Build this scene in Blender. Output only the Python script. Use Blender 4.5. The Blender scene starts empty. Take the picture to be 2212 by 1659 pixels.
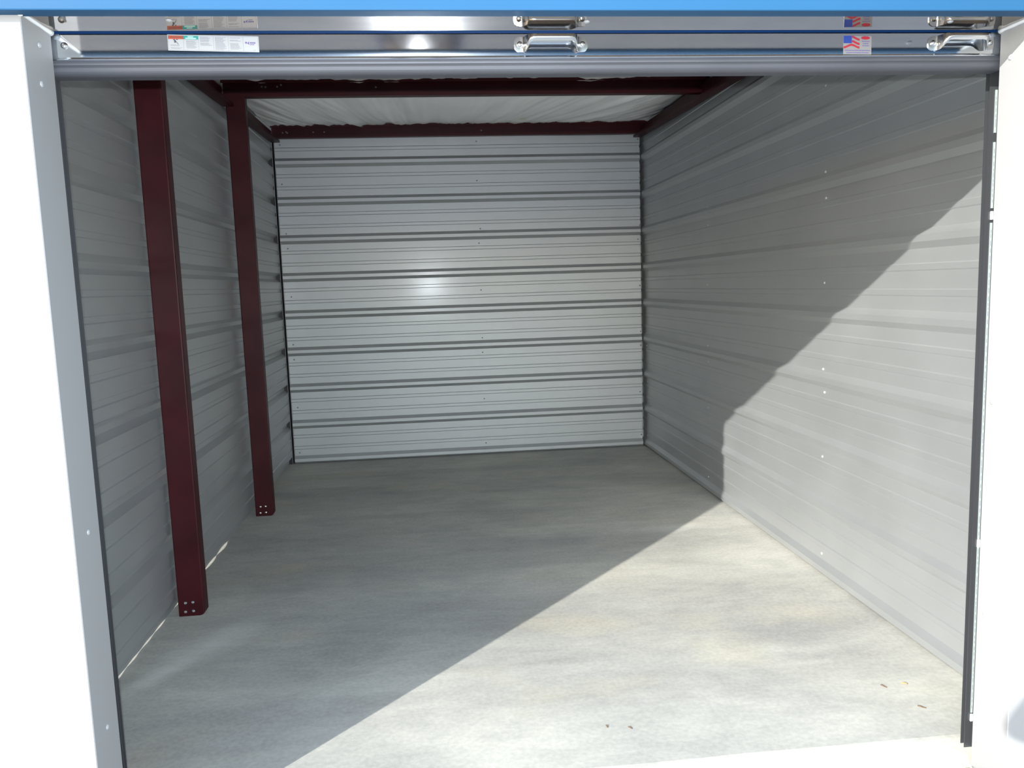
import bpy, bmesh, math, random
from mathutils import Vector, Matrix, noise
random.seed(7)
C = bpy.context.scene.collection
S = bpy.context.scene

# ---------------------------------------------------------------- camera
CAM = Vector((1.2027, -6.7340, 1.4277))
cr = Vector((0.99437667, -0.10085354, -0.03230477))
cu = Vector((0.04423128, 0.11835661, 0.99198554))
cf = Vector((0.09622177, 0.98783616, -0.12215194))
cam = bpy.data.cameras.new('camera')
cam.sensor_width = 36.0
cam.lens = 1720.72 / 2212 * 36.0
cam.clip_start = 0.01
cam_o = bpy.data.objects.new('camera', cam)
m = Matrix.Identity(4)
for i in range(3):
    m[i][0] = cr[i]; m[i][1] = cu[i]; m[i][2] = -cf[i]; m[i][3] = CAM[i]
cam_o.matrix_world = m
C.objects.link(cam_o)
S.camera = cam_o

# ---------------------------------------------------------------- light
SUN = Vector((0.916, 1.0, -0.52)).normalized()
w = bpy.data.worlds.new('sky'); S.world = w
w.use_nodes = True
nt = w.node_tree; nt.nodes.clear()
sky = nt.nodes.new('ShaderNodeTexSky')
sky.sky_type = 'NISHITA'
sky.sun_disc = False
sky.sun_elevation = math.asin(-SUN.z)
sky.sun_rotation = math.atan2(-SUN.x, -SUN.y)
sky.air_density = 1.0; sky.dust_density = 0.5; sky.ozone_density = 1.0
bg = nt.nodes.new('ShaderNodeBackground'); bg.inputs['Strength'].default_value = 0.50
wo = nt.nodes.new('ShaderNodeOutputWorld')
nt.links.new(sky.outputs[0], bg.inputs[0]); nt.links.new(bg.outputs[0], wo.inputs[0])

sl = bpy.data.lights.new('sun', 'SUN')
sl.energy = 9.5; sl.angle = math.radians(0.53); sl.color = (1.0, 0.97, 0.915)
so = bpy.data.objects.new('sun', sl)
so.rotation_euler = SUN.to_track_quat('-Z', 'Y').to_euler()
so.location = (-6, -12, 6); C.objects.link(so)

# the flash of the photographer's compact camera (its glint shows on the metal)
fl = bpy.data.lights.new('camera_flash', 'AREA')
fl.shape = 'RECTANGLE'; fl.size = 0.028; fl.size_y = 0.014
fl.energy = 92.0; fl.color = (0.88, 0.94, 1.0)
fo = bpy.data.objects.new('camera_flash', fl)
fo.location = CAM - cr * 0.01 + cu * 0.052 - cf * 0.004
fo.rotation_euler = cf.to_track_quat('-Z', 'Y').to_euler()
C.objects.link(fo)

vs = S.view_settings
vs.view_transform = 'Standard'; vs.look = 'None'; vs.exposure = 0.0; vs.gamma = 1.0
vs.use_curve_mapping = False

# ---------------------------------------------------------------- materials
def new_mat(name):
    mt = bpy.data.materials.new(name); mt.use_nodes = True
    b = mt.node_tree.nodes['Principled BSDF']
    return mt, mt.node_tree, b

def mat(name, col, rough=0.5, metal=0.0, spec=0.5, var=0.0, vscale=6.0, bump=0.0, bscale=300.0,
        aniso=0.0, stretch=(1, 1, 1), rvar=0.0, coat=0.0):
    mt, t, b = new_mat(name)
    b.inputs['Base Color'].default_value = (*col, 1)
    b.inputs['Roughness'].default_value = rough
    b.inputs['Metallic'].default_value = metal
    b.inputs['Specular IOR Level'].default_value = spec
    b.inputs['Anisotropic'].default_value = aniso
    b.inputs['Coat Weight'].default_value = coat
    if var or bump or rvar:
        tc = t.nodes.new('ShaderNodeTexCoord')
        mp = t.nodes.new('ShaderNodeMapping'); mp.inputs['Scale'].default_value = stretch
        t.links.new(tc.outputs['Object'], mp.inputs[0])
    if var or rvar:
        n = t.nodes.new('ShaderNodeTexNoise'); n.inputs['Scale'].default_value = vscale
        n.inputs['Detail'].default_value = 6
        t.links.new(mp.outputs[0], n.inputs['Vector'])
    if var:
        r = t.nodes.new('ShaderNodeValToRGB')
        r.color_ramp.elements[0].position = 0.3; r.color_ramp.elements[1].position = 0.7
        r.color_ramp.elements[0].color = (*[c * (1 - var) for c in col], 1)
        r.color_ramp.elements[1].color = (*[min(1, c * (1 + var)) for c in col], 1)
        t.links.new(n.outputs[0], r.inputs[0]); t.links.new(r.outputs[0], b.inputs['Base Color'])
    if rvar:
        mr = t.nodes.new('ShaderNodeMapRange')
        mr.inputs['To Min'].default_value = rough - rvar; mr.inputs['To Max'].default_value = rough + rvar
        t.links.new(n.outputs[0], mr.inputs[0]); t.links.new(mr.outputs[0], b.inputs['Roughness'])
    if bump:
        n2 = t.nodes.new('ShaderNodeTexNoise'); n2.inputs['Scale'].default_value = bscale
        n2.inputs['Detail'].default_value = 3
        t.links.new(mp.outputs[0], n2.inputs['Vector'])
        bp = t.nodes.new('ShaderNodeBump'); bp.inputs['Strength'].default_value = bump
        bp.inputs['Distance'].default_value = 0.002
        t.links.new(n2.outputs[0], bp.inputs['Height']); t.links.new(bp.outputs[0], b.inputs['Normal'])
    return mt

M = {}
M['panel'] = mat('galvalume_panel', (0.45, 0.465, 0.47), 0.58, 0.80, 0.5, var=0.03, vscale=3, bump=0.04, bscale=500, rvar=0.03, coat=0.22)
M['panel'].node_tree.nodes['Principled BSDF'].inputs['Coat Roughness'].default_value = 0.17
M['galv'] = mat('galvanised_steel', (0.86, 0.91, 0.99), 0.080, 1.0, var=0.06, vscale=9, stretch=(0.6, 1, 6), rvar=0.006)
M['seal'] = mat('dull_seal', (0.105, 0.11, 0.128), 0.6, 0.5, var=0.06, vscale=5)
M['zinc'] = mat('zinc_plated', (0.66, 0.68, 0.70), 0.22, 1.0)
M['trim'] = mat('painted_trim', (0.28, 0.282, 0.284), 0.55, 0.0, 0.5, bump=0.02, bscale=200)
M['facade'] = mat('painted_facade', (0.34, 0.34, 0.335), 0.4, var=0.03, vscale=2)
M['header'] = mat('header_metal', (0.27, 0.222, 0.18), 0.045, 0.95, var=0.06, vscale=4, stretch=(2, 1, 1), rvar=0.006)
M['bead'] = mat('sealant', (0.66, 0.67, 0.66), 0.45)
M['blue'] = mat('blue_paint', (0.0170, 0.074, 0.158), 0.5, 0.0, 0.12, var=0.04, vscale=2, bump=0.02, bscale=250)
M['curtain'] = mat('blue_curtain', (0.006, 0.030, 0.10), 0.4, 0.0, 0.2)
M['red'] = mat('red_primer', (0.036, 0.0034, 0.0057), 0.45, 0.0, 0.20, var=0.22, vscale=5, bump=0.03, bscale=120)
M['black'] = mat('hole_black', (0.012, 0.012, 0.014), 0.55)  # near-black colour standing in for the shade inside the open rib ends
M['guide'] = mat('guide_steel', (0.10, 0.105, 0.115), 0.35, 0.7)
M['strip'] = mat('white_vinyl', (0.26, 0.30, 0.29), 0.4)
M['insul'] = mat('white_vinyl_insulation', (0.90, 0.90, 0.885), 0.45, var=0.03, vscale=3)
M['sticker'] = mat('sticker_paper', (0.36, 0.38, 0.40), 0.35)
M['orange'] = mat('orange_ink', (0.36, 0.07, 0.03), 0.4)
M['green'] = mat('green_ink', (0.02, 0.25, 0.22), 0.4)
M['ink'] = mat('dark_ink', (0.05, 0.05, 0.07), 0.5)
M['inkgrey'] = mat('grey_ink', (0.17, 0.175, 0.21), 0.5)
M['purple'] = mat('purple_ink', (0.11, 0.08, 0.27), 0.5)
M['flagred'] = mat('flag_red', (0.34, 0.02, 0.04), 0.4)
M['flagblue'] = mat('flag_blue', (0.02, 0.05, 0.28), 0.4)
M['stickgrey'] = mat('sticker_clear', (0.22, 0.225, 0.23), 0.35)
M['palegreen'] = mat('pale_ink', (0.35, 0.55, 0.52), 0.5)
M['twig'] = mat('dry_twig', (0.10, 0.06, 0.03), 0.8)
M['leaf'] = mat('dry_leaf', (0.42, 0.25, 0.12), 0.7)
M['grit'] = mat('grit', (0.28, 0.25, 0.19), 0.9, var=0.5, vscale=40)

def concrete(name, base, speck=0.12, rough=0.8, scuffs=()):
    mt, t, b = new_mat(name)
    L = t.links.new
    tc = t.nodes.new('ShaderNodeTexCoord')
    def noise_n(scale, detail=5, st=(1, 1, 1), rot=0.0, rg=0.55, dist=0.0):
        mp = t.nodes.new('ShaderNodeMapping'); mp.inputs['Scale'].default_value = st
        mp.inputs['Rotation'].default_value = (0, 0, rot)
        L(tc.outputs['Object'], mp.inputs[0])
        n = t.nodes.new('ShaderNodeTexNoise'); n.inputs['Scale'].default_value = scale
        n.inputs['Detail'].default_value = detail; n.inputs['Roughness'].default_value = rg
        n.inputs['Distortion'].default_value = dist
        L(mp.outputs[0], n.inputs['Vector'])
        return n.outputs[0]
    def ramp(f, p0, c0, p1, c1):
        r = t.nodes.new('ShaderNodeValToRGB')
        r.color_ramp.elements[0].position = p0; r.color_ramp.elements[1].position = p1
        r.color_ramp.elements[0].color = (*c0, 1); r.color_ramp.elements[1].color = (*c1, 1)
        L(f, r.inputs[0]); return r.outputs[0]
    def mix(a, c, f, mode='MIX'):
        x = t.nodes.new('ShaderNodeMix'); x.data_type = 'RGBA'; x.blend_type = mode
        if isinstance(f, float): x.inputs[0].default_value = f
        else: L(f, x.inputs[0])
        for k, v in ((6, a), (7, c)):
            if isinstance(v, tuple): x.inputs[k].default_value = (*v, 1)
            else: L(v, x.inputs[k])
        return x.outputs[2]
    k = lambda s, tint=(1, 1, 1): tuple(c * s * q for c, q in zip(base, tint))
    big = noise_n(0.9, 6, (1, 1.6, 1), 0.2, 0.6, 0.4)
    c1 = ramp(big, 0.32, k(0.80, (0.99, 1.0, 1.03)), 0.68, k(1.17, (1.0, 1.0, 0.98)))
    streak = noise_n(3.2, 6, (0.5, 2.0, 1), 0.12, 0.65, 0.6)
    c2 = mix(c1, ramp(streak, 0.35, (0.88, 0.88, 0.89), 0.65, (1.06, 1.06, 1.06)), 0.6, 'MULTIPLY')
    med = noise_n(11, 6, (0.7, 1.4, 1), 0.5, 0.7, 0.3)
    c2 = mix(c2, ramp(med, 0.30, (0.90, 0.90, 0.91), 0.70, (1.09, 1.09, 1.08)), 0.9, 'MULTIPLY')
    band = noise_n(1.0, 2, (0.12, 2.6, 1), 0.05, 0.4, 0.15)
    c2 = mix(c2, ramp(band, 0.47, (0.94, 0.94, 0.945), 0.53, (1.05, 1.05, 1.045)), 0.8, 'MULTIPLY')
    warm = noise_n(1.7, 4, (0.8, 1.5, 1), 0.9)
    c3 = mix(c2, k(1.02, (1.08, 1.0, 0.84)), ramp(warm, 0.55, (0, 0, 0), 0.72, (0.45, 0.45, 0.45)))
    fine = noise_n(60, 4)
    c4 = mix(c3, ramp(fine, 0.35, (1 - speck,) * 3, 0.65, (1 + speck,) * 3), 1.0, 'MULTIPLY')
    scuff = noise_n(5.0, 8, (0.5, 2.4, 1), 0.35, 0.75, 1.0)
    c5 = mix(c4, k(1.35), ramp(scuff, 0.60, (0, 0, 0), 0.74, (0.55, 0.55, 0.55)))
    if scuffs:
        spk = noise_n(130, 2, (1, 1, 1), 0, 0.5)
        c5 = mix(c5, k(1.5), ramp(spk, 0.68, (0, 0, 0), 0.78, (0.5, 0.5, 0.5)))
        rub = noise_n(9, 6, (0.6, 2.5, 1), -0.9, 0.7, 0.5)
        for (px, py, sx, sy, rot, st_) in scuffs:
            mp = t.nodes.new('ShaderNodeMapping'); mp.vector_type = 'TEXTURE'
            mp.inputs['Location'].default_value = (px, py, 0); mp.inputs['Rotation'].default_value = (0, 0, rot)
            mp.inputs['Scale'].default_value = (sx, sy, 10)
            g = t.nodes.new('ShaderNodeTexGradient'); g.gradient_type = 'SPHERICAL'
            L(tc.outputs['Object'], mp.inputs[0]); L(mp.outputs[0], g.inputs[0])
            mu = t.nodes.new('ShaderNodeMath'); mu.operation = 'MULTIPLY'; L(g.outputs['Fac'], mu.inputs[0]); L(rub, mu.inputs[1])
            m2 = t.nodes.new('ShaderNodeMath'); m2.operation = 'MULTIPLY'; L(mu.outputs[0], m2.inputs[0]); m2.inputs[1].default_value = st_
            m2.use_clamp = True
            c5 = mix(c5, k(1.75, (0.98, 1.0, 1.03)), m2.outputs[0])
    L(c5, b.inputs['Base Color'])
    b.inputs['Roughness'].default_value = rough
    b.inputs['Specular IOR Level'].default_value = 0.35
    bp = t.nodes.new('ShaderNodeBump'); bp.inputs['Strength'].default_value = 0.10
    bp.inputs['Distance'].default_value = 0.003
    L(fine, bp.inputs['Height']); L(bp.outputs[0], b.inputs['Normal'])
    return mt
M['concrete'] = concrete('trowelled_concrete', (0.395, 0.390, 0.350), 0.07, 0.62, scuffs=((0.24, -3.50, 0.34, 0.13, 0.95, 0.95), (0.10, -3.75, 0.20, 0.07, 1.0, 1.0), (2.55, -2.35, 0.25, 0.10, 0.1, 0.8)))
M['apron'] = concrete('rough_concrete', (0.33, 0.315, 0.28), 0.25, 0.9)
M['asphalt'] = mat('asphalt', (0.29, 0.292, 0.29), 0.9, 0.0, 0.3, var=0.25, vscale=30, bump=0.3, bscale=150)

# ---------------------------------------------------------------- helpers
class MB:
    def __init__(s): s.v = []; s.f = []
    def quad(s, *p):
        n = len(s.v); s.v += [tuple(q) for q in p]; s.f.append(tuple(range(n, n + len(p))))
    def box(s, x0, x1, y0, y1, z0, z1):
        n = len(s.v)
        s.v += [(x, y, z) for z in (z0, z1) for y in (y0, y1) for x in (x0, x1)]
        for q in ((0, 2, 3, 1), (4, 5, 7, 6), (0, 1, 5, 4), (2, 6, 7, 3), (0, 4, 6, 2), (1, 3, 7, 5)):
            s.f.append(tuple(n + i for i in q))
    def grid(s, rows, closed=False):
        n = len(s.v); R = len(rows); K = len(rows[0])
        for r in rows: s.v += [tuple(q) for q in r]
        for i in range(R - 1):
            for j in range(K if closed else K - 1):
                j2 = (j + 1) % K
                s.f.append((n + i * K + j, n + i * K + j2, n + (i + 1) * K + j2, n + (i + 1) * K + j))
    def cap(s, pts):
        n = len(s.v); s.v += [tuple(q) for q in pts]; s.f.append(tuple(range(n, n + len(pts))))
    def mesh(s, name, material):
        me = bpy.data.meshes.new(name); me.from_pydata(s.v, [], s.f); me.update()
        bm = bmesh.new(); bm.from_mesh(me)
        bmesh.ops.remove_doubles(bm, verts=bm.verts, dist=1e-6)
        bmesh.ops.recalc_face_normals(bm, faces=bm.faces)
        bm.to_mesh(me); bm.free()
        me.materials.append(material)
        return me
    def build(s, name, material, parent=None, smooth=False):
        me = s.mesh(name, material)
        return link(name, me, parent, smooth)

def link(name, me, parent=None, smooth=False):
    if smooth:
        for p in me.polygons: p.use_smooth = True
    o = bpy.data.objects.new(name, me); C.objects.link(o)
    if parent:
        o.parent = parent
        o.matrix_parent_inverse = parent.matrix_basis.inverted()
    return o
def bevel(o, wd=0.003, seg=2):
    b = o.modifiers.new('bevel', 'BEVEL'); b.width = wd; b.segments = seg; b.limit_method = 'ANGLE'
    return o
def empty(name, loc=(0, 0, 0)):
    o = bpy.data.objects.new(name, None); o.location = loc; o.empty_display_size = 0.1
    C.objects.link(o); bpy.context.view_layer.update(); return o
def tag(o, label, cat, group=None):
    o['label'] = label; o['category'] = cat
    if group: o['group'] = group
    return o
def struct(o, label=None):
    o['kind'] = 'structure'
    if label: o['label'] = label
    return o

# screw / rivet head meshes, axis along local +Z
def head_mesh(name, r, h, material, dome=True, washer=0.0):
    b = MB(); K = 10
    prof = []
    if washer: prof += [(washer, 0), (washer, h * 0.25), (r, h * 0.25)]
    else: prof += [(r, 0)]
    if dome: prof += [(r * 0.92, h * 0.5), (r * 0.6, h * 0.88), (r * 0.2, h)]
    else: prof += [(r, h * 0.95), (r * 0.85, h), (r * 0.2, h)]
    rows = [[(q * math.cos(a), q * math.sin(a), z) for a in [2 * math.pi * i / K for i in range(K)]] for q, z in prof]
    b.grid(rows, True); b.cap(rows[-1])
    return b.mesh(name, material)
M['screw'] = mat('dark_screw', (0.16, 0.165, 0.17), 0.6, 0.3)  # darker copy of the screw metal, for back wall and purlins
SCREW = head_mesh('screw', 0.0042, 0.005, M['screw'], False, 0.0062)
SCREW2 = head_mesh('screw_sunlit', 0.0045, 0.005, mat('sunlit_screw', (0.5, 0.5, 0.5), 0.5, 0.3), False, 0.0066)  # lighter copy for the right wall, sunlight put into its colour
RIVET = head_mesh('rivet', 0.0065, 0.004, M['zinc'])
PRIVET = head_mesh('rivet_painted', 0.0075, 0.004, mat('painted_rivet', (0.33, 0.34, 0.35), 0.45))
BOLT = head_mesh('bolt', 0.0075, 0.006, M['zinc'], True, 0.0)
CARR = head_mesh('carriage_bolt', 0.0085, 0.005, M['zinc'])
def head(me, name, loc, axis, parent):
    o = bpy.data.objects.new(name, me)
    C.objects.link(o)
    q = Vector(axis).to_track_quat('Z', 'Y')
    o.matrix_basis = Matrix.LocRotScale(Vector(loc), q, Vector((1, 1, 1)))
    o.parent = parent
    if parent: o.matrix_parent_inverse = parent.matrix_basis.inverted()
    return o

# ---------------------------------------------------------------- setting constants
P = 0.3048; Z9 = 0.030
XL, XR = -0.010, 3.030          # flats of the two side walls
XJL, XJR = 0.337, 2.735         # door opening
YI, YF = -4.67, -4.81           # inner and front edge of the jamb returns
ZS = 2.055                      # soffit of the door header
YB = 0.0                        # back wall flats
def roofz(y): return 2.655 + 0.021 * y      # underside of the purlins

# ---------------------------------------------------------------- floor and ground
b = MB()
nx = 40
xs = [-3.2 + 6.6 * i / nx for i in range(nx + 1)]
def edge(x): return 0.006 * noise.noise((x * 6, 3.1, 0)) + 0.003 * noise.noise((x * 25, 1.1, 0))
rows = []
for x in xs:
    e = edge(x)
    rows.append([(x, 0.3, -0.12), (x, 0.3, 0.0), (x, -2, 0.0), (x, -4.555 + e, 0.0), (x, -4.57 + e, -0.0025), (x, -4.675 + e * 0.5, -0.030), (x, -4.69, -0.12)])
b.grid(rows)
floor = struct(b.build('floor', M['concrete']), 'smooth grey trowelled concrete slab inside the storage unit')
b = MB()
b.box(-12, 12, -5.75, -4.66, -0.20, -0.032)
struct(b.build('apron', M['apron']), 'rough pale concrete apron in front of the storage unit')
b = MB()
b.quad((-60, -60, -0.045), (60, -60, -0.045), (60, 12, -0.045), (-60, 12, -0.045))
struct(b.build('ground', M['asphalt']), 'asphalt driveway in front of the storage building')

# ---------------------------------------------------------------- ribbed sheet walls
def profile(z0, z1, dep, flat_foot=False, md=0.0042):
    """(z, offset) points of the 12 inch rib profile between z0 and z1"""
    pts = []
    for k in range(-1, 11):
        c = Z9 + k * P
        pts += [(c - 0.037, 0), (c - 0.0125, dep), (c + 0.0125, dep), (c + 0.037, 0)]
        for q in (P / 3 + 0.003, 2 * P / 3 - 0.003):
            pts += [(c + q - 0.0150, 0), (c + q - 0.0105, md), (c + q + 0.0105, md), (c + q + 0.0150, 0)]
    if flat_foot: pts = [(-0.4, dep), (Z9 + 0.018, dep), (Z9 + 0.037, 0)] + [q for q in pts if q[0] > Z9 + 0.0371]
    def at(z):
        for (a, d), (e, g) in zip(pts, pts[1:]):
            if a <= z <= e: return d + (g - d) * (z - a) / (e - a) if e > a else d
    out = [(z0, at(z0))] + [p for p in pts if z0 + 1e-4 < p[0] < z1 - 1e-4] + [(z1, at(z1))]
    return out

def sheet(parent, z0, z1, place, length, segs, dep, lift, botf=None, topf=None, amp=0.0008, seed=0, flat_foot=False, md=0.0042):
    """place(s, offset, z) -> xyz"""
    b = MB(); prof = profile(z0, z1, dep, flat_foot, md); rows = []
    n = len(prof)
    for i in range(segs + 1):
        s = length * i / segs
        r = []
        for j, (z, d) in enumerate(prof):
            zz = z
            if botf and j == 0: zz = z + botf(s)
            if topf and j == n - 1: zz = z + topf(s)
            o = d + lift + amp * noise.noise((s * 1.6, z * 4.5, seed)) * (1 if 0 < i < segs else 0.5)
            r.append(place(s, o, zz))
        rows.append(r)
    b.grid(rows)
    return b.build('panel', M['panel'], parent)

LAPS = [0.004, Z9 + 3 * P, Z9 + 6 * P]
ZTOP = 2.655
SCREWZ = [0.095, 0.48, 0.880, 1.004, 1.40, 1.790, 1.907, 2.30, 2.612]

# back wall: ribs stand out towards the door
wall_back = struct(empty('wall_back', (1.5, YB, 0)), 'ribbed grey metal wall at the far end of the unit')
XB0, XB1 = 0.006, 2.994
def back_place(s, o, z): return (XB0 + s, YB - o, z)
ranges = [(0.004, Z9 + 3 * P + 0.034, 0.0), (Z9 + 3 * P - 0.037, Z9 + 6 * P + 0.034, 0.0015), (Z9 + 6 * P - 0.037, ZTOP, 0.003)]
topcurl = lambda s: -0.006 * math.exp(-((s - 2.6) / 0.35) ** 2)
for i, (a, z, l) in enumerate(ranges):
    o = sheet(wall_back, a, z, back_place, XB1 - XB0, 60, 0.020, l, topf=topcurl if i == 2 else None, amp=0.0007, seed=i * 7 + 1)
    for xx in (0.05, 1.628, 2.985):
        for zz in SCREWZ:
            if (i == 0 and zz < 0.94) or (i == 1 and 0.94 < zz < 1.85) or (i == 2 and zz > 1.85):
                head(SCREW, 'screw', (xx + random.uniform(-0.012, 0.012), YB - l - 0.0008, zz + random.uniform(-.004, .004)), (0, -1, 0), o)

# right wall: ribs stand out into the unit
wall_right = struct(empty('wall_right', (XR, -2.3, 0)), 'ribbed grey metal side wall half in sunlight')
Y0, Y1 = -4.62, 0.10
def right_place(s, o, z): return (XR - o, Y0 + s, z)
for i, (a, z, l) in enumerate([(0.005, Z9 + 3 * P + 0.034, 0.0), (Z9 + 3 * P - 0.039, Z9 + 6 * P + 0.034, 0.002), (Z9 + 6 * P - 0.039, 2.70, 0.004)]):
    o = sheet(wall_right, a, z, right_place, Y1 - Y0, 70, 0.024, l, amp=0.0006, seed=i * 5 + 31)
    for yy in (-3.165, -1.590, -0.055):
        for zz in (0.095, 0.571, 0.882, 0.991, 1.395, 1.781, 1.900, 2.281):
            if (i == 0 and zz < 0.94) or (i == 1 and 0.94 < zz < 1.85) or (i == 2 and zz > 1.85):
                head(SCREW2, 'screw', (XR - l - 0.001, yy + random.uniform(-0.012, 0.012), zz), (-1, 0, 0), o)

# left wall: seen from behind, ribs recede away from the unit
wall_left = struct(empty('wall_left', (XL, -2.3, 0)), 'ribbed grey metal side wall behind the red posts')
def left_place(s, o, z): return (XL - o, Y0 + s, z)
def gap(s):
    y = Y0 + s
    g = 0.0
    if -3.95 < y < -3.2: g = 0.0035 * (0.6 + 0.4 * math.sin(y * 40))
    for c, wd, h in ((-2.93, 0.12, 0.004), (-2.70, 0.14, 0.0065), (-2.45, 0.13, 0.006), (-2.20, 0.12, 0.0075)):
        g = max(g, h * (1 - ((y - c) / wd) ** 2))
    return max(0.0, g)
for i, (a, z, l) in enumerate([(0.0, Z9 + 3 * P + 0.039, 0.0), (Z9 + 3 * P - 0.034, Z9 + 6 * P + 0.039, 0.002), (Z9 + 6 * P - 0.034, 2.70, 0.004)]):
    sheet(wall_left, a, z, left_place, -0.020 - Y0, 160 if i == 0 else 70, 0.033, l, botf=gap if i == 0 else None, amp=0.0012, seed=i * 5 + 61, flat_foot=(i == 0), md=0.006)

b = MB(); b.box(XL - 0.0035, XL - 0.002, -0.021, 0.004, 0.0, 2.66); b.build('corner_flashing', M['panel'], wall_left)
b = MB(); b.box(-0.085, -0.017, -0.014, 0.098, 0.0, 2.66); b.build('dark_hole_fill', M['black'], wall_left)  # added black block, paints the dark of the corner rib holes
# outer shell that closes the cavities and the neighbouring bays
b = MB()
b.box(-3.2, 3.4, 0.10, 0.14, -0.1, 3.2)
struct(b.build('wall_rear', M['facade']), 'outer rear wall of the storage building')
b = MB()
b.box(3.30, 3.34, -4.7, 0.1, -0.1, 2.85)
struct(b.build('wall_divider', M['panel']), 'partition of the bay beyond the right wall')
b = MB()
b.box(-3.14, -3.10, -4.7, 0.1, -0.1, 2.85)
struct(b.build('wall_neighbour', M['panel']), 'far partition of the open bay beyond the left wall')

# ---------------------------------------------------------------- roof and insulation
b = MB()
rows = []
for y in (-4.795, 0.14):
    rows.append([(-6, y, roofz(y) + 0.20), (6, y, roofz(y) + 0.20), (6, y, roofz(y) + 0.23), (-6, y, roofz(y) + 0.23)])
b.grid(rows, True); b.cap(rows[0]); b.cap(rows[1])
struct(b.build('roof', M['panel']), 'metal roof sheet over the storage unit')

PUR = [-0.02, -1.55, -3.15, -4.50]
def insul_z(x, y):
    ys = sorted(PUR)
    t = 0.0
    for a, c in zip(ys, ys[1:]):
        if a <= y <= c: t = (y - a) / (c - a)
    sag = 0.055 * math.sin(math.pi * t) ** 0.8 if 0 < t < 1 else 0
    # pull up towards the side walls
    ex = min(x + 0.02, 3.06 - x)
    sag *= min(1, max(0, ex) / 0.35) ** 0.6
    z = roofz(y) + 0.103 - sag
    # folds run mostly along the span and fan out to the right-hand corners
    sh = (x - 1.2) * 0.55
    u = x + y * sh * 0.55
    f = noise.noise((u * 9, y * 0.9, 2.0)) * 0.016 + noise.noise((u * 22, y * 1.6, 7.0)) * 0.009
    f += noise.noise((u * 46, y * 2.2, 11.0)) * 0.005
    near = abs(2 * t - 1) ** 2
    f += near * (abs(noise.noise((u * 16 + y * 5, y * 2, 4.0))) * 0.014 - 0.003)
    return z + f * (0.8 + 0.3 * near)
b = MB(); rows = []
NX, NY = 240, 150
for j in range(NY + 1):
    y = -4.6 + 4.68 * j / NY
    rows.append([(-0.02 + 3.08 * i / NX, y, insul_z(-0.02 + 3.08 * i / NX, y)) for i in range(NX + 1)])
b.grid(rows)
ins = struct(b.build('ceiling', M['insul'], smooth=True), 'wrinkled white vinyl insulation sagging between the roof purlins')
# yellow stain in the insulation vinyl
t = M['insul'].node_tree; bs = t.nodes['Principled BSDF']
tc = t.nodes.new('ShaderNodeTexCoord')
mp = t.nodes.new('ShaderNodeMapping'); mp.inputs['Location'].default_value = (-1.97 / 0.045, 0.40 / 0.11, 0)
mp.inputs['Scale'].default_value = (1 / 0.045, 1 / 0.11, 0.0)
gr = t.nodes.new('ShaderNodeTexGradient'); gr.gradient_type = 'SPHERICAL'
nz = t.nodes.new('ShaderNodeTexNoise'); nz.inputs['Scale'].default_value = 40
mm = t.nodes.new('ShaderNodeMath'); mm.operation = 'MULTIPLY'
mx = t.nodes.new('ShaderNodeMix'); mx.data_type = 'RGBA'
src = bs.inputs['Base Color'].links[0].from_socket
t.links.new(tc.outputs['Object'], mp.inputs[0]); t.links.new(mp.outputs[0], gr.inputs[0])
t.links.new(tc.outputs['Object'], nz.inputs[0])
t.links.new(gr.outputs['Fac'], mm.inputs[0]); t.links.new(nz.outputs[0], mm.inputs[1])
t.links.new(mm.outputs[0], mx.inputs[0]); t.links.new(src, mx.inputs[6])
mx.inputs[7].default_value = (0.62, 0.52, 0.10, 1)
t.links.new(mx.outputs[2], bs.inputs['Base Color'])

# ---------------------------------------------------------------- steel frame
def channel_x(name, y, label, x0=-0.01, x1=3.05, hgt=0.102, fl=0.055, dots=()):
    """C purlin along X, open towards the door"""
    z = roofz(y); th = 0.003; lip = 0.020
    out = [(0, lip), (0, 0), (fl, 0), (fl, hgt), (0, hgt), (0, hgt - lip)]
    inn = [(th, hgt - lip), (th, hgt - th), (fl - th, hgt - th), (fl - th, th), (th, th), (th, lip)]
    ring = out + inn
    b = MB(); rows = [[(x, y + a, z + c) for a, c in ring] for x in (x0, x1)]
    b.grid(rows, True); b.cap(rows[0]); b.cap(rows[1])
    o = tag(b.build(name, M['red']), label, 'beam', 'red roof purlins')
    for (dx, dz) in dots:
        head(SCREW, 'screw', (dx, y + fl - th, z + dz), (0, -1, 0), o)
    return o
channel_x('roof_purlin', -1.575, 'dark red steel roof purlin carried by the second red post, insulation above it',
          dots=((0.225, 0.07), (0.247, 0.068), (0.341, 0.08), (0.317, 0.07), (0.918, 0.062)))
channel_x('roof_purlin', -0.055, 'dark red steel roof purlin along the top of the ribbed back wall',
          dots=((0.078, 0.05), (0.105, 0.056), (0.115, 0.048), (0.318, 0.052), (0.405, 0.052), (1.673, 0.048)))

def strut(name, xw, y0, y1, label, sgn):
    """eave strut along Y on top of a side wall"""
    b = MB(); rows = []
    th = 0.003
    for y in (y0, y1):
        z = 2.620 + 0.036 * y
        h = roofz(y) + 0.055 - z
        ring = [(0, 0), (0.065, 0), (0.065, 0.018), (0.062, 0.018), (0.062, th), (th, th), (th, h), (0, h)]
        rows.append([(xw + sgn * a, y, z + c) for a, c in ring])
    b.grid(rows, True); b.cap(rows[0]); b.cap(rows[1])
    return tag(b.build(name, M['red']), label, 'beam')
strut('eave_strut', -0.004, -3.10, -1.585, 'dark red steel strut along the top of the left wall between the two red posts', 1)
strut('eave_strut', -0.004, -1.505, -0.06, 'short dark red steel strut from the farther red post to the back wall', 1)
strut('eave_strut', 2.996, -4.55, -0.06, 'dark red steel strut running along the top of the partly sunlit ribbed wall', -1)

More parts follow.
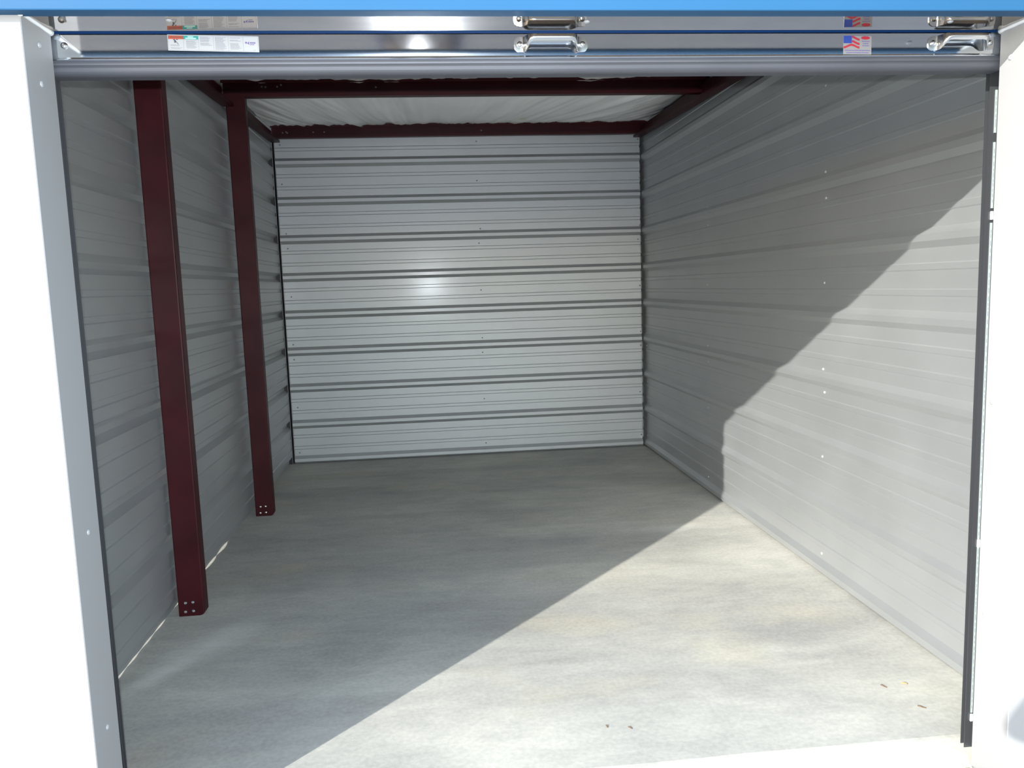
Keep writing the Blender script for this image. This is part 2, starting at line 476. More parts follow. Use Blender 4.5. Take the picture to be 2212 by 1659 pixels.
def post(y, label):
    x0, x1 = 0.012, 0.126; ztop = roofz(y) + 0.0; fl = 0.062; th = 0.003; r = 0.006; lip = 0.018
    root = tag(empty('steel_post', (x0, y, 0)), label, 'post', 'red steel posts along the left wall')
    b = MB()
    def ring(z, cut=0.0):
        X1 = x1 - cut
        o = [(x0 + lip, y + fl), (x0, y + fl), (x0, y + r), (x0 + r * .3, y + r * .3), (x0 + r, y), (X1 - r, y), (X1 - r * .3, y + r * .3), (X1, y + r), (X1, y + fl), (X1 - lip, y + fl)]
        i = [(X1 - lip, y + fl - th), (X1 - th, y + fl - th), (X1 - th, y + r), (X1 - r, y + th), (x0 + r, y + th), (x0 + th, y + r), (x0 + th, y + fl - th), (x0 + lip, y + fl - th)]
        return [(a, c, z) for a, c in o + i]
    zs = [(0.001, 0.016), (0.004, 0.008), (0.012, 0.001), (0.018, 0.0)] + [(0.018 + (ztop - 0.018) * k / 12, 0.0) for k in range(1, 13)]
    rows = [ring(z, c) for z, c in zs]
    b.grid(rows, True); b.cap(rows[0]); b.cap(rows[-1])
    b.build('channel', M['red'], root)
    for dx, dz in ((0.034, 0.063), (0.066, 0.064), (0.031, 0.022), (0.066, 0.024)):
        head(BOLT, 'bolt', (x0 + dx, y, dz), (0, -1, 0), root)
    return root
post(-3.17, 'dark red steel channel post bolted to the floor, the one nearer the roll-up door')
post(-1.575, 'dark red steel channel post bolted to the floor, the one nearer the ribbed back wall')

# ---------------------------------------------------------------- front of the building
b = MB()
b.box(-0.35, 0.13, YF + 0.012, YF + 0.03, -0.1, 2.06)
b.box(2.94, 8.0, YF + 0.012, YF + 0.03, -0.1, 2.06)
b.box(-8.0, -2.75, YF + 0.012, YF + 0.03, -0.1, 2.06)
b.box(-0.35, -0.05, YF + 0.03, YI, -0.1, 2.06)
b.box(-8.0, 8.0, YF + 0.012, YF + 0.06, 2.058, 3.3)
struct(b.build('wall_front', M['facade']), 'white painted metal front wall of the storage building')
b = MB()
b.box(-8.0, 8.0, YF - 0.032, YF + 0.012, 2.050, 3.3)
bevel(struct(b.build('trim_1', M['blue']), 'bright blue metal fascia above the door opening'), 0.003)

def jamb(name, xo, sgn, label, rivets):
    b = MB(); t_ = 0.0015
    # front leg and return, bent from one sheet
    x_out = xo - sgn * 0.212
    pts = [(x_out, YF + 0.010), (x_out, YF), (xo - sgn * 0.002, YF), (xo, YF + 0.002), (xo, YI), (xo - sgn * 0.02, YI + 0.001),
           (xo - sgn * 0.02, YI - t_), (xo - sgn * t_, YI - t_), (xo - sgn * t_, YF + 0.004), (xo - sgn * 0.004, YF + t_), (x_out + sgn * t_, YF + t_), (x_out + sgn * t_, YF + 0.010)]
    rows = [[(x, y, z) for x, y in pts] for z in (-0.03, 0.7, 1.4, 2.056)]
    b.grid(rows, True); b.cap(rows[0]); b.cap(rows[-1])
    o = struct(b.build(name, M['trim']), label)
    for y, z in rivets: head(PRIVET, 'rivet', (xo, y, z), (sgn, 0, 0), o)
    return o
jl = jamb('trim_2', XJL, 1, 'white painted metal door jamb on the shaded left side of the opening', ((-4.733, 2.009), (-4.741, 1.921), (-4.732, 0.859), (-4.735, 0.35)))
jr = jamb('trim_3', XJR, -1, 'white painted metal door jamb on the sunlit right side of the opening', ((-4.71, 1.978), (-4.695, 1.066), (-4.70, 0.45)))

b = MB()
pts = [(YF + 0.001, ZS + 0.020), (YF, ZS), (YI, ZS + 0.004), (YI, ZS + 0.10), (YI - 0.002, ZS + 0.10), (YI - 0.002, ZS + 0.006), (YF + 0.002, ZS + 0.002), (YF + 0.003, ZS + 0.020)]
rows = []
for k in range(41):
    x = XJL + (XJR - XJL) * k / 40
    wv = 0.0005 * noise.noise((x * 0.9, 0, 5))
    rows.append([(x, y, z + (wv if j in (2, 5) else 0)) for j, (y, z) in enumerate(pts)])
b.grid(rows, True); b.cap(rows[0]); b.cap(rows[-1])
hd = struct(b.build('trim_4', M['header']), 'shiny metal door header soffit with rivets below the blue fascia')
b = MB(); b.box(XJL, XJR, YF - 0.002, YF + 0.001, ZS - 0.0045, ZS + 0.012); bevel(b.build('hem', M['bead'], hd), 0.001)
for x, y in ((0.634, -4.755), (1.607, -4.744), (2.542, -4.743)):
    head(PRIVET, 'rivet', (x, y, ZS + 0.002), (0, 0, -1), hd)
# beads of sealant along the two mitred corners
for xo, sgn in ((XJL, 1), (XJR, -1)):
    b = MB(); rows = []
    for k in range(13):
        t_ = k / 12; y = YF - 0.001 + (YI - YF + 0.002) * t_
        rr = 0.0068 * (0.8 + 0.35 * noise.noise((t_ * 4 + sgn * 9, 1, 2)) + (0.45 if k == 12 or k == 0 else 0))
        cx_, cz_ = xo, ZS + 0.001
        rows.append([(cx_ + rr * math.cos(a), y, cz_ + rr * math.sin(a)) for a in [2 * math.pi * q / 10 for q in range(10)]])
    b.grid(rows, True); b.cap(rows[0]); b.cap(rows[-1])
    b.build('sealant_bead', M['bead'], hd, smooth=True)

# ---------------------------------------------------------------- roll-up door
door = tag(empty('roll_up_door', (1.536, -4.60, 1.97)), 'blue roll-up door rolled up under the header, galvanised bottom bar showing', 'door')
XD0, XD1 = 0.3165, 2.7555
TH = math.radians(0.0)
FB = Vector((0, -4.655, 2.000))                    # foot of the bar face
FU = Vector((0, -math.sin(TH), math.cos(TH)))      # up the face
FN = Vector((0, -math.cos(TH), -math.sin(TH)))     # out of the face
def face(x, s, n=0.0):
    v = FB + FU * s + FN * n
    return (x, v.y, v.z)
FH = 0.0568
def ext_x(prof, x0, x1, segs=1, wob=0.0):
    b = MB()
    rows = [[(x0 + (x1 - x0) * k / segs, y + wob * noise.noise((k * .37, 0, 1)), z) for y, z in prof] for k in range(segs + 1)]
    b.grid(rows, True); b.cap(rows[0]); b.cap(rows[-1])
    return b
pr = []
def fp(s, n): v = FB + FU * s + FN * n; return (v.y, v.z)
pr += [fp(FH, -0.003), fp(FH, 0.0), fp(FH * .5, 0.0), fp(0.003, 0.0)]
for a in range(0, 181, 30):                          # bright rolled lip
    pr.append((FB.y - 0.004 * math.sin(math.radians(a)) - 0.001, FB.z - 0.0005 - 0.0022 * (1 - math.cos(math.radians(a)))))
pr += [fp(-0.004, -0.006), fp(0.0, -0.003)]
bar = ext_x(pr, 0.300, 2.772, 12, 0.0).build('bottom_bar', M['galv'], door)
pr = [(FB.y + 0.004, FB.z - 0.003), (FB.y + 0.002, FB.z - 0.010)]
for a in range(-35, 100, 15):                        # rounded weather-seal tube
    pr.append((FB.y + 0.020 - 0.021 * math.cos(math.radians(a)), FB.z - 0.023 - 0.0155 * math.sin(math.radians(a))))
pr += [(FB.y + 0.05, FB.z - 0.038), (FB.y + 0.05, FB.z - 0.034), (FB.y + 0.016, FB.z - 0.030)]
wt = ext_x(pr, XD0, XD1, 60, 0.0006).build('weather_seal', M['seal'], door)
wt['label'] = 'dull grey rounded weather seal under the bar'
bar['label'] = 'galvanised steel bottom bar'
# curtain: thin ribbed blue sheet going up behind the header and round the drum
pr = []
cyd, czd, rd = -4.40, 2.46, 0.205
path = [(FB.y + 0.0045, FB.z + 0.040), (FB.y + 0.0045, FB.z + 0.085), (FB.y + 0.008, 2.20), (cyd - rd, czd)]
path += [(cyd - rd * math.cos(math.radians(a)), czd + rd * math.sin(math.radians(a))) for a in range(15, 360, 15)]
off = [(y + 0.002, z + 0.001) for y, z in reversed(path)]
ext_x(path + off, XD0, XD1).build('curtain', M['curtain'], door)['label'] = 'blue painted steel curtain'
# carriage bolt at the left end of the bar
hb = head(CARR, 'bolt', face(0.360, 0.030), FN, door)

# lift handles
def handle_mesh():
    b = MB(); th = 0.0026
    # path in (x, n); s-range of the strap at each station
    st = []
    for a in range(0, 91, 15):                       # rounded outer end of the left foot
        q = math.radians(a)
        st.append((-0.0140 * math.cos(q), 0.0013, 0.031 - 0.017 * math.sin(q) ** 0.8 - 0.003, 0.031 + 0.017 * math.sin(q) ** 0.8 - 0.001))
    st += [(0.008, 0.0013, 0.011, 0.047), (0.011, 0.003, 0.011, 0.047), (0.0135, 0.008, 0.011, 0.047), (0.016, 0.015, 0.013, 0.047),
           (0.020, 0.023, 0.020, 0.047), (0.025, 0.028, 0.027, 0.047), (0.031, 0.030, 0.030, 0.047), (0.040, 0.030, 0.0305, 0.047), (0.080, 0.030, 0.0305, 0.047)]
    st = st + [(0.160 - x, n, s0, s1) for x, n, s0, s1 in reversed(st[:-1])]
    rows = []
    for i, (x, n, s0, s1) in enumerate(st):
        p0 = st[max(0, i - 1)]; p1 = st[min(len(st) - 1, i + 1)]
        tx, tn = p1[0] - p0[0], p1[1] - p0[1]; l = math.hypot(tx, tn) or 1
        nx_, nn = -tn / l, tx / l
        # grip is rolled into a shallow trough for the fingers
        up = min(1.0, n / 0.03)
        cross = []
        K = 7
        for k in range(K):
            u = k / (K - 1); s = s0 + (s1 - s0) * u
            bow = 0.0055 * (1 - (2 * u - 1) ** 2) * up
            cross.append((x + nx_ * (th / 2), n + nn * (th / 2) + bow, s))
        for k in reversed(range(K)):
            u = k / (K - 1); s = s0 + (s1 - s0) * u
            bow = 0.0055 * (1 - (2 * u - 1) ** 2) * up
            cross.append((x - nx_ * (th / 2), n - nn * (th / 2) + bow, s))
        rows.append(cross)
    b.grid(rows, True); b.cap(rows[0]); b.cap(rows[-1])
    return b
for x0 in (1.452, 2.553):
    hb_ = handle_mesh()
    hb_.v = [face(x0 + x, s, n) for x, n, s in hb_.v]
    ho = hb_.build('handle', M['zinc'], door, smooth=True)
    ho['label'] = 'zinc-plated lift handle'
    ho.modifiers.new('es', 'EDGE_SPLIT').split_angle = math.radians(40)
    for dx in (0.0, 0.160):
        head(BOLT, 'rivet', face(x0 + dx, 0.029, 0.0026), FN, ho)

# ---- stickers on the bar (flat print)
def rect(b, x0, x1, s0, s1, n, o=(0, 0), tilt=0.0):
    def q(x, s): return face(o[0] + x, o[1] + s + tilt * x, n)
    b.quad(q(x0, s0), q(x1, s0), q(x1, s1), q(x0, s1))
def poly(b, pts, n, o=(0, 0), tilt=0.0):
    b.cap([face(o[0] + x, o[1] + s + tilt * x, n) for x, s in pts])
def text_on_face(txt, size, x, s, n, material, name, parent, o, tilt=0.0):
    cu_ = bpy.data.curves.new(name, 'FONT'); cu_.body = txt; cu_.size = size; cu_.align_x = 'CENTER'; cu_.align_y = 'CENTER'
    to = bpy.data.objects.new(name, cu_); C.objects.link(to)
    dg = bpy.context.evaluated_depsgraph_get()
    me = bpy.data.meshes.new_from_object(to.evaluated_get(dg))
    C.objects.unlink(to); bpy.data.objects.remove(to)
    for v in me.vertices:
        v.co = face(o[0] + x + v.co.x, o[1] + s + v.co.y + tilt * (x + v.co.x), n)
    me.materials.clear(); me.materials.append(material)
    return link(name, me, parent)

O = (0.5985, 0.0185); TI = -0.024; W_, H_ = 0.214, 0.0368
b = MB()
ring = [(0, 0), (W_, 0), (W_, H_), (0, H_)]
rows = [[face(O[0] + x, O[1] + s + TI * x, n) for x, s in ring] for n in (0.0002, 0.0007)]
b.grid(rows, True); b.cap(rows[1]); b.cap(rows[0])
stk = b.build('warning_sticker', M['sticker'], door)
stk['label'] = 'long white warning sticker in six columns'
n1, n2, n3 = 0.0010, 0.0013, 0.0016
cw = (W_ - 0.004) / 6
b = MB(); rect(b, 0.002, 0.002 + cw, H_ - 0.0105, H_ - 0.0022, n1, O, TI); b.build('orange_band', M['orange'], stk)
b = MB(); rect(b, 0.002 + cw, 0.002 + 2 * cw, H_ - 0.0105, H_ - 0.0022, n1, O, TI); b.build('green_band', M['green'], stk)
text_on_face('\u26a0 WARNING' if False else 'WARNING', 0.0062, 0.002 + cw * 0.55, H_ - 0.0064, n2, M['ink'], 'warning_print', stk, O, TI)
b = MB()
rect(b, 0.002 + 1.30 * cw, 0.002 + 1.68 * cw, H_ - 0.0058, H_ - 0.0034, n2, O, TI)
rect(b, 0.002 + 1.14 * cw, 0.002 + 1.86 * cw, H_ - 0.0095, H_ - 0.0068, n2, O, TI)
b.build('pale_print', M['palegreen'], stk)
b = MB()                                            # frame and column rules
rect(b, 0.0015, W_ - 0.0015, 0.0016, 0.0020, n1, O, TI); rect(b, 0.0015, W_ - 0.0015, H_ - 0.0020, H_ - 0.0016, n1, O, TI)
for k in range(7): rect(b, 0.002 + k * cw - 0.0002, 0.002 + k * cw + 0.0003, 0.0016, H_ - 0.0018, n1, O, TI)
# columns of small print
rnd = random.Random(3)
def para(c, s_top, lines, full=0.80, left=0.12, pitch=0.00215):
    for i in range(lines):
        x = 0.002 + c * cw + left * cw; wdt = cw * full * rnd.uniform(0.66, 1.0)
        s = s_top - i * pitch; e = x + wdt
        while x < e:
            q = rnd.uniform(0.0012, 0.0036); rect(b, x, min(x + q, e), s, s + 0.0010, n1, O, TI); x += q + 0.0006
para(0, 0.0125, 2); para(0, 0.0060, 2)
para(1, H_ - 0.0138, 9, 0.72, 0.18)
para(2, H_ - 0.0050, 6, 0.80, 0.12); para(2, H_ - 0.0195, 3, 0.8, 0.12)
para(3, H_ - 0.0050, 14, 0.82, 0.12)
para(4, H_ - 0.0055, 1); para(4, H_ - 0.0105, 2); para(4, H_ - 0.0185, 7)
para(5, 0.0036, 1, 0.25, 0.65)
b.build('small_print', M['inkgrey'], stk)
b = MB()                                            # falling-figure pictogram
px = 0.002 + cw * 0.46
for pts in ([(-.0045, .0262), (-.001, .0262), (-.001, .0235), (-.0045, .0235)], [(.002, .0262), (.006, .0262), (.006, .0245), (.002, .0245)],
            [(-.003, .0245), (0, .0245), (.003, .0200), (-.001, .0190)], [(-.004, .021), (-.001, .0205), (.001, .0175), (-.002, .018)],
            [(.001, .0200), (.0035, .0195), (.0075, .0145), (.0065, .0140)]):
    poly(b, [(px + x, s) for x, s in pts], n1, O, TI)
b.build('pictogram', M['ink'], stk)
b = MB()                                            # purple maker's mark
px = 0.002 + 5.5 * cw
rect(b, px - 0.0125, px - 0.0085, 0.0195, 0.0235, n1, O, TI)
poly(b, [(px - 0.008, .0205), (px - 0.0035, .0245), (px - 0.0035, .0165)], n1, O, TI)
for k in range(4):
    x = px - 0.0015 + k * 0.0034
    rect(b, x, x + 0.0028, 0.0195, 0.0230, n1, O, TI)
rect(b, px - 0.002, px + 0.009, 0.0165, 0.0178, n1, O, TI)
b.build('logo_print', M['purple'], stk)

O2 = (2.306, 0.0025); T2 = -0.012; W2, H2 = 0.077, 0.046
b = MB()
rows = [[face(O2[0] + x, O2[1] + s + T2 * x, n) for x, s in [(0, 0), (W2, 0), (W2, H2), (0, H2)]] for n in (0.0002, 0.0007)]
b.grid(rows, True); b.cap(rows[1]); b.cap(rows[0])
fs = b.build('flag_sticker', M['stickgrey'], door); fs['label'] = 'small sticker with a waving striped flag'
def wave(x): return 0.0022 * math.sin((x - 0.022) / 0.044 * 2 * math.pi)
b = MB()
rect(b, 0.0, 0.0225, H2 - 0.0185, H2, n1, O2, T2); b.build('flag_canton', M['flagblue'], fs)
b = MB()
def stripe(x0, x1, s0, h):
    K = 8
    for k in range(K):
        a, c = x0 + (x1 - x0) * k / K, x0 + (x1 - x0) * (k + 1) / K
        f_ = lambda x: s0 - 0.0035 * math.cos((x - 0.0) / 0.044 * 2 * math.pi)
        poly(b, [(a, f_(a)), (c, f_(c)), (c, f_(c) + h), (a, f_(a) + h)], n1, O2, T2)
stripe(0.0228, 0.044, 0.0375, 0.0055); stripe(0.0228, 0.044, 0.0265, 0.0058)
stripe(0.0, 0.044, 0.0175, 0.0055)
b.build('flag_stripe', M['flagred'], fs)
b = MB()
poly(b, [(0.060 + 0.0125 * math.cos(a), 0.0412 + 0.0042 * math.sin(a)) for a in [2 * math.pi * k / 20 for k in range(20)]], n1, O2, T2)
b.build('red_oval', M['flagred'], fs)
b = MB()
for s, x0, x1 in ((0.0315, 0.050, 0.071), (0.026, 0.053, 0.069), (0.0205, 0.052, 0.070), (0.0085, 0.004, 0.073), (0.0028, 0.008, 0.069)):
    x = x0
    while x < x1:
        q = rnd.uniform(0.0015, 0.004); rect(b, x, min(x + q, x1), s, s + 0.0022, n1, O2, T2); x += q + 0.0008
b.build('small_print', M['purple'], fs)

# ---- side guides
def guide(xi, sgn, label, strip):
    """xi: inner edge, sgn +1 = channel lies towards +x of xi"""
    root = tag(empty('door_guide', (xi, -4.60, 0)), label, 'door guide')
    th = 0.002; wd = 0.05; y0, y1 = -4.606, -4.588
    ring = [(0, y0), (wd, y0), (wd, y1), (0, y1), (0, y1 - th), (wd - th, y1 - th), (wd - th, y0 + th), (0, y0 + th)]
    b = MB(); rows = [[(xi + sgn * a, y, z) for a, y in ring] for z in (-0.025, 2.30)]
    b.grid(rows, True); b.cap(rows[0]); b.cap(rows[1])
    b.build('channel', M['guide'], root)
    if strip:
        # printed vinyl wear strips clipped along the channel
        for z0, z1 in ((0.10, 0.62), (0.64, 1.56), (1.60, 1.78), (1.805, 1.92)):
            b = MB(); b.box(xi + 0.0155, xi + 0.0215, y0 - 0.0025, y0 - 0.0003, z0, z1)
            so_ = b.build('wear_strip', M['strip'], root)
            so_['label'] = 'pale printed vinyl wear strip'
            b = MB(); z = z0 + 0.015
            while z < z1 - 0.02:
                q = rnd.uniform(0.006, 0.022)
                b.quad((xi + 0.0170, y0 - 0.0028, z), (xi + 0.0190, y0 - 0.0028, z), (xi + 0.0190, y0 - 0.0028, z + q), (xi + 0.0170, y0 - 0.0028, z + q))
                z += q + rnd.uniform(0.003, 0.012)
            b.build('small_print', M['inkgrey'], so_)
        for z in (1.58, 0.63, 0.085):
            b = MB(); b.box(xi + 0.0135, xi + 0.0225, y0 - 0.005, y0 - 0.0003, z - 0.012, z + 0.012)
            bevel(b.build('clip', M['bead'], root), 0.002)
    return root
guide(0.3145, -1, 'dark steel door guide channel behind the shaded door jamb', False)
guide(2.757, 1, 'dark steel door guide channel with pale printed strips behind the sunlit jamb', True)

# ---------------------------------------------------------------- small litter
def twig(x, y, ang, ln, label):
    b = MB(); rows = []
    for k in range(6):
        t_ = k / 5 - 0.5
        cx_, cy_ = x + math.cos(ang) * ln * t_, y + math.sin(ang) * ln * t_
        cz_ = 0.0022 + 0.0012 * math.sin(t_ * 5)
        rr = 0.0022 * (1 - 0.6 * abs(t_))
        bx, by = -math.sin(ang), math.cos(ang)
        rows.append([(cx_ + bx * rr * math.cos(a), cy_ + by * rr * math.cos(a), cz_ + rr * math.sin(a)) for a in [math.pi / 3 * q for q in range(6)]])
    b.grid(rows, True); b.cap(rows[0]); b.cap(rows[-1])
    return tag(b.build('twig', M['twig']), label, 'twig', 'twigs on the sunlit floor')
twig(2.712, -4.246, 2.2, 0.022, 'thin dark twig on the sunlit floor just beside the orange dry leaf')
twig(2.758, -4.393, 2.5, 0.026, 'longer dark twig on the sunlit floor between the orange leaf and the doorway edge')
twig(1.708, -4.346, 1.9, 0.012, 'tiny dark speck of twig on the sunlit floor, the shorter of a close pair')
twig(1.780, -4.365, 2.4, 0.015, 'tiny dark sliver of twig on the sunlit floor, the longer of a close pair')
b = MB()
rows = []
for k in range(7):
    t_ = k / 6; wd = 0.0045 * math.sin(math.pi * min(1, max(0.02, t_))) ** 0.8 + 0.0002
    rows.append([(2.778 + 0.020 * t_, -4.241 + q * wd - 0.008 * t_, 0.0015 + 0.004 * q * q + 0.002 * math.sin(3 * t_)) for q in (-1, -0.5, 0, 0.5, 1)])
b.grid(rows)
lf = b.build('dry_leaf', M['leaf'], smooth=True)
lf.modifiers.new('thick', 'SOLIDIFY').thickness = 0.0006
tag(lf, 'tiny curled orange dry leaf on the sunlit floor near the ribbed wall', 'leaf')
# loose grit heaped at the foot of the sunlit jamb
b = MB(); rg = random.Random(5)
for k in range(260):
    a = rg.random() ** 1.5
    x = XJR - 0.004 - 0.26 * a * rg.random() + 0.0; y = -4.672 - 0.13 * rg.random()
    s_ = rg.uniform(0.0015, 0.0055) * (1.25 - 0.6 * a)
    z = -0.0325 + s_ * 0.6
    n = len(b.v)
    b.v += [(x + s_ * dx * rg.uniform(.7, 1.3), y + s_ * dy * rg.uniform(.7, 1.3), z + s_ * dz * rg.uniform(.6, 1.1)) for dx, dy, dz in
            ((1, 0, 0), (-1, 0, 0), (0, 1, 0), (0, -1, 0), (0, 0, 1), (0, 0, -0.6))]
    for q in ((0, 2, 4), (2, 1, 4), (1, 3, 4), (3, 0, 4), (2, 0, 5), (1, 2, 5), (3, 1, 5), (0, 3, 5)): b.f.append(tuple(n + i for i in q))
me = bpy.data.meshes.new('loose_grit'); me.from_pydata(b.v, [], b.f); me.materials.append(M['grit'])
gr_o = link('loose_grit', me)
tag(gr_o, 'loose sandy grit gathered at the foot of the sunlit door jamb', 'grit'); gr_o['kind'] = 'stuff'

# ---------------------------------------------------------------- photographer, behind the camera
# (the elbow throws the soft shadow at the foot of the sunlit jamb)
M['skin'] = mat('skin', (0.46, 0.27, 0.19), 0.5)
M['shirt'] = mat('cotton_shirt', (0.10, 0.13, 0.20), 0.85, var=0.15, vscale=30)
M['jeans'] = mat('denim', (0.05, 0.07, 0.13), 0.9, var=0.2, vscale=60)
M['shoe'] = mat('dark_shoe', (0.04, 0.035, 0.03), 0.6)
M['hair'] = mat('brown_hair', (0.06, 0.035, 0.02), 0.7, var=0.3, vscale=50)
M['camera_body'] = mat('camera_body', (0.06, 0.06, 0.065), 0.4)
G = -0.045
V, E_, RAD = [], [], []
def jv(co, r, prev=None):
    V.append(co); RAD.append(r if isinstance(r, tuple) else (r, r))
    if prev is not None: E_.append((prev, len(V) - 1))
    return len(V) - 1
CX, CY = 1.20, -6.99
pel = jv((CX, CY, 0.86), (0.145, 0.115))
wai = jv((CX, CY, 1.02), (0.125, 0.095), pel)
che = jv((CX, CY + 0.01, 1.20), (0.145, 0.105), wai)
cla = jv((CX, CY, 1.31), (0.100, 0.075), che)
nek = jv((CX, CY + 0.015, 1.385), (0.052, 0.055), cla)
hd1 = jv((CX, CY + 0.035, 1.455), (0.062, 0.078), nek)
hd2 = jv((CX, CY + 0.040, 1.525), (0.072, 0.092), hd1)
hd3 = jv((CX, CY + 0.030, 1.590), (0.055, 0.072), hd2)
def arm(sg, elbow, wrist, palm, fdir, side):
    sh = jv((CX + sg * 0.165, CY - 0.005, 1.295), 0.058, cla)
    ua = jv((CX + sg * 0.19, CY + 0.09, 1.235), 0.050, sh)
    el = jv(elbow, 0.041, ua)
    fa = jv(tuple(e + (w_ - e) * 0.35 for e, w_ in zip(elbow, wrist)), 0.040, el)
    wr = jv(wrist, 0.026, fa)
    pm = jv(palm, (0.034, 0.017), wr)
    return pm
pl = arm(-1, (0.962, -6.765, 1.165), (1.090, -6.802, 1.372), (1.100, -6.792, 1.412), None, -1)
prr = arm(1, (1.455, -6.800, 1.155), (1.318, -6.802, 1.372), (1.308, -6.792, 1.412), None, 1)
for pm, sg in ((pl, -1), (prr, 1)):
    bx_, by_, bz_ = V[pm]
    # four fingers wrap over the front edge of the camera, of unequal length
    for k, (dz, ln) in enumerate(((0.026, 0.044), (0.010, 0.050), (-0.006, 0.047), (-0.021, 0.038))):
        a0 = jv((bx_ - sg * 0.006, by_ + 0.010, bz_ + 0.012 + dz), 0.0095, pm)
        a1 = jv((bx_ - sg * 0.004, by_ + 0.010 + ln * 0.45, bz_ + 0.016 + dz), 0.0088, a0)
        a2 = jv((bx_ - sg * (0.004 + ln * 0.30), by_ + 0.012 + ln * 0.55, bz_ + 0.017 + dz), 0.0080, a1)
        a3 = jv((bx_ - sg * (0.004 + ln * 0.55), by_ + 0.010 + ln * 0.50, bz_ + 0.016 + dz), 0.0070, a2)
    t0 = jv((bx_ - sg * 0.020, by_ - 0.006, bz_ - 0.006), 0.0115, pm)
    t1 = jv((bx_ - sg * 0.036, by_ - 0.004, bz_ + 0.012), 0.0100, t0)
    t2 = jv((bx_ - sg * 0.044, by_ - 0.002, bz_ + 0.030), 0.0085, t1)
for sg in (-1, 1):
    hp = jv((CX + sg * 0.090, CY, 0.80), (0.085, 0.090), pel)
    th_ = jv((CX + sg * 0.100, CY + 0.005, 0.62), 0.076, hp)
    kn = jv((CX + sg * 0.110, CY + 0.015, 0.435), 0.056, th_)
    cf_ = jv((CX + sg * 0.115, CY - 0.005, 0.30), 0.056, kn)
    an = jv((CX + sg * 0.120, CY - 0.010, 0.045), 0.040, cf_)
    ft = jv((CX + sg * 0.128, CY + 0.070, G + 0.042), (0.044, 0.040), an)
    to_ = jv((CX + sg * 0.136, CY + 0.165, G + 0.032), (0.040, 0.030), ft)
me = bpy.data.meshes.new('person_skeleton'); me.from_pydata(V, E_, []); me.update()
tmp = bpy.data.objects.new('person_skeleton', me); C.objects.link(tmp)
tmp.modifiers.new('skin', 'SKIN'); sb = tmp.modifiers.new('subd', 'SUBSURF'); sb.levels = 2; sb.render_levels = 2
for i, sv in enumerate(me.skin_vertices[0].data):
    sv.radius = RAD[i]; sv.use_root = (i == pel)
dg = bpy.context.evaluated_depsgraph_get()
bme = bpy.data.meshes.new_from_object(tmp.evaluated_get(dg))
bpy.data.objects.remove(tmp)
bme.materials.clear()
for k in ('skin', 'shirt', 'jeans', 'shoe'): bme.materials.append(M[k])
for p_ in bme.polygons:
    c_ = p_.center; p_.use_smooth = True
    arm_low = abs(c_.x - CX) > 0.05 and c_.y > -6.83 and c_.z > 1.33
    p_.material_index = 3 if c_.z < 0.06 else 2 if c_.z < 0.90 else 0 if (c_.z > 1.365 or arm_low) else 1
# lower the lowest point onto the ground
lo = min(v.co.z for v in bme.vertices)
ps = link('person', bme)
ps.location.z = G + 0.001 - lo
tag(ps, 'person in dark shirt and jeans holding up a small camera', 'person')
bpy.context.view_layer.update()
hb2 = MB(); rows = []
hz = ps.location.z
for i in range(9):
    ph = math.pi * (0.02 + 0.55 * i / 8)
    rows.append([(CX + 0.084 * math.sin(ph) * math.cos(a) * (1.0 + 0.02 * math.sin(7 * a)), CY + 0.022 - 0.010 + 0.108 * math.sin(ph) * math.sin(a) - (0.03 if math.sin(a) > 0.3 and i > 4 else 0),
                  1.545 + hz + 0.105 * math.cos(ph) + (0.045 * max(0, math.sin(a)) if i > 4 else 0)) for a in [2 * math.pi * q / 24 for q in range(24)]])
hb2.grid(rows, True); hb2.cap(rows[0])
hr = link('hair', hb2.mesh('hair', M['hair']), None, True); hr.parent = ps; hr.matrix_parent_inverse = ps.matrix_basis.inverted()
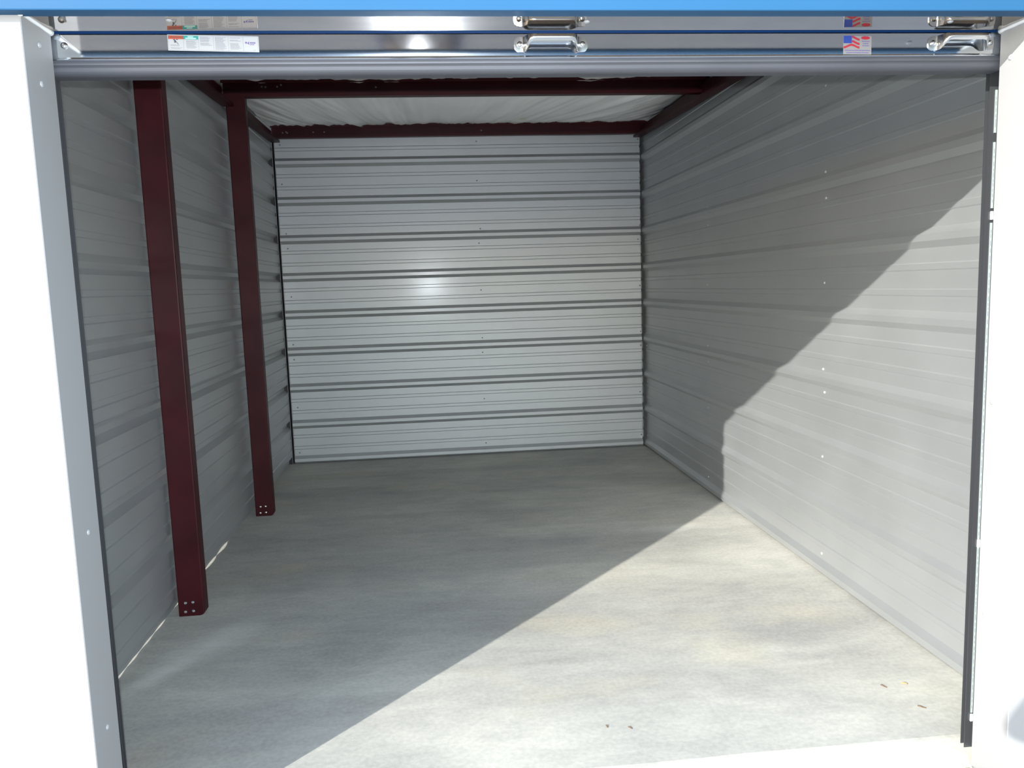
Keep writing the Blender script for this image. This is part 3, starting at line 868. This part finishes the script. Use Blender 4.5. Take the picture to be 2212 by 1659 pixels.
# face: eyes, nose, mouth, ears
fb = MB()
fc = Vector((CX, CY + 0.118, 1.500 + hz))
def ball(mb, c, rx, ry, rz, K=10):
    rows = [[(c[0] + rx * math.sin(p_) * math.cos(a), c[1] + ry * math.sin(p_) * math.sin(a), c[2] + rz * math.cos(p_)) for a in [2 * math.pi * q / K for q in range(K)]] for p_ in [math.pi * (0.03 + 0.94 * i / 7) for i in range(8)]]
    mb.grid(rows, True); mb.cap(rows[0]); mb.cap(rows[-1])
for nm, mk, o_, r_ in (('eye', 'shoe', (-0.030, -0.004, 0.018), (0.010, 0.008, 0.006)), ('eye', 'shoe', (0.030, -0.004, 0.018), (0.010, 0.008, 0.006)),
                       ('nose', 'skin', (0, 0.004, -0.005), (0.012, 0.018, 0.022)), ('mouth', 'orange', (0, -0.010, -0.045), (0.022, 0.009, 0.006)),
                       ('ear', 'skin', (-0.078, -0.088, 0.005), (0.010, 0.018, 0.030)), ('ear', 'skin', (0.078, -0.088, 0.005), (0.010, 0.018, 0.030))):
    mb = MB(); ball(mb, fc + Vector(o_), *r_)
    fo_ = link(nm, mb.mesh(nm, M[mk]), None, True); fo_.parent = ps; fo_.matrix_parent_inverse = ps.matrix_basis.inverted()
# compact camera in the hands, its lens at the point of view
cb = tag(empty('compact_camera', tuple(CAM - cf * 0.02 - cu * 0.03)), 'small black compact camera held up in both hands', 'camera')
def cam_box(name, x0, x1, y0, y1, z0, z1, material):
    mb = MB(); mb.box(x0, x1, y0, y1, z0, z1)
    mb.v = [tuple(CAM + cr * x + cu * z + cf * y) for x, y, z in mb.v]
    return bevel(mb.build(name, material, cb), 0.004, 3)
cam_box('body', -0.055, 0.055, -0.050, -0.024, -0.034, 0.034, M['camera_body'])
mb = MB()
rows = [[tuple(CAM + cr * (r_ * math.cos(a)) + cu * (r_ * math.sin(a)) + cf * y_) for a in [2 * math.pi * q / 24 for q in range(24)]] for r_, y_ in ((0.022, -0.024), (0.022, -0.014), (0.019, -0.013), (0.019, -0.008), (0.012, -0.008))]
mb.grid(rows, True); mb.cap(rows[-1]); mb.build('lens', M['camera_body'], cb)
cam_box('flash_head', -0.028, 0.008, -0.030, -0.012, 0.036, 0.068, M['camera_body'])
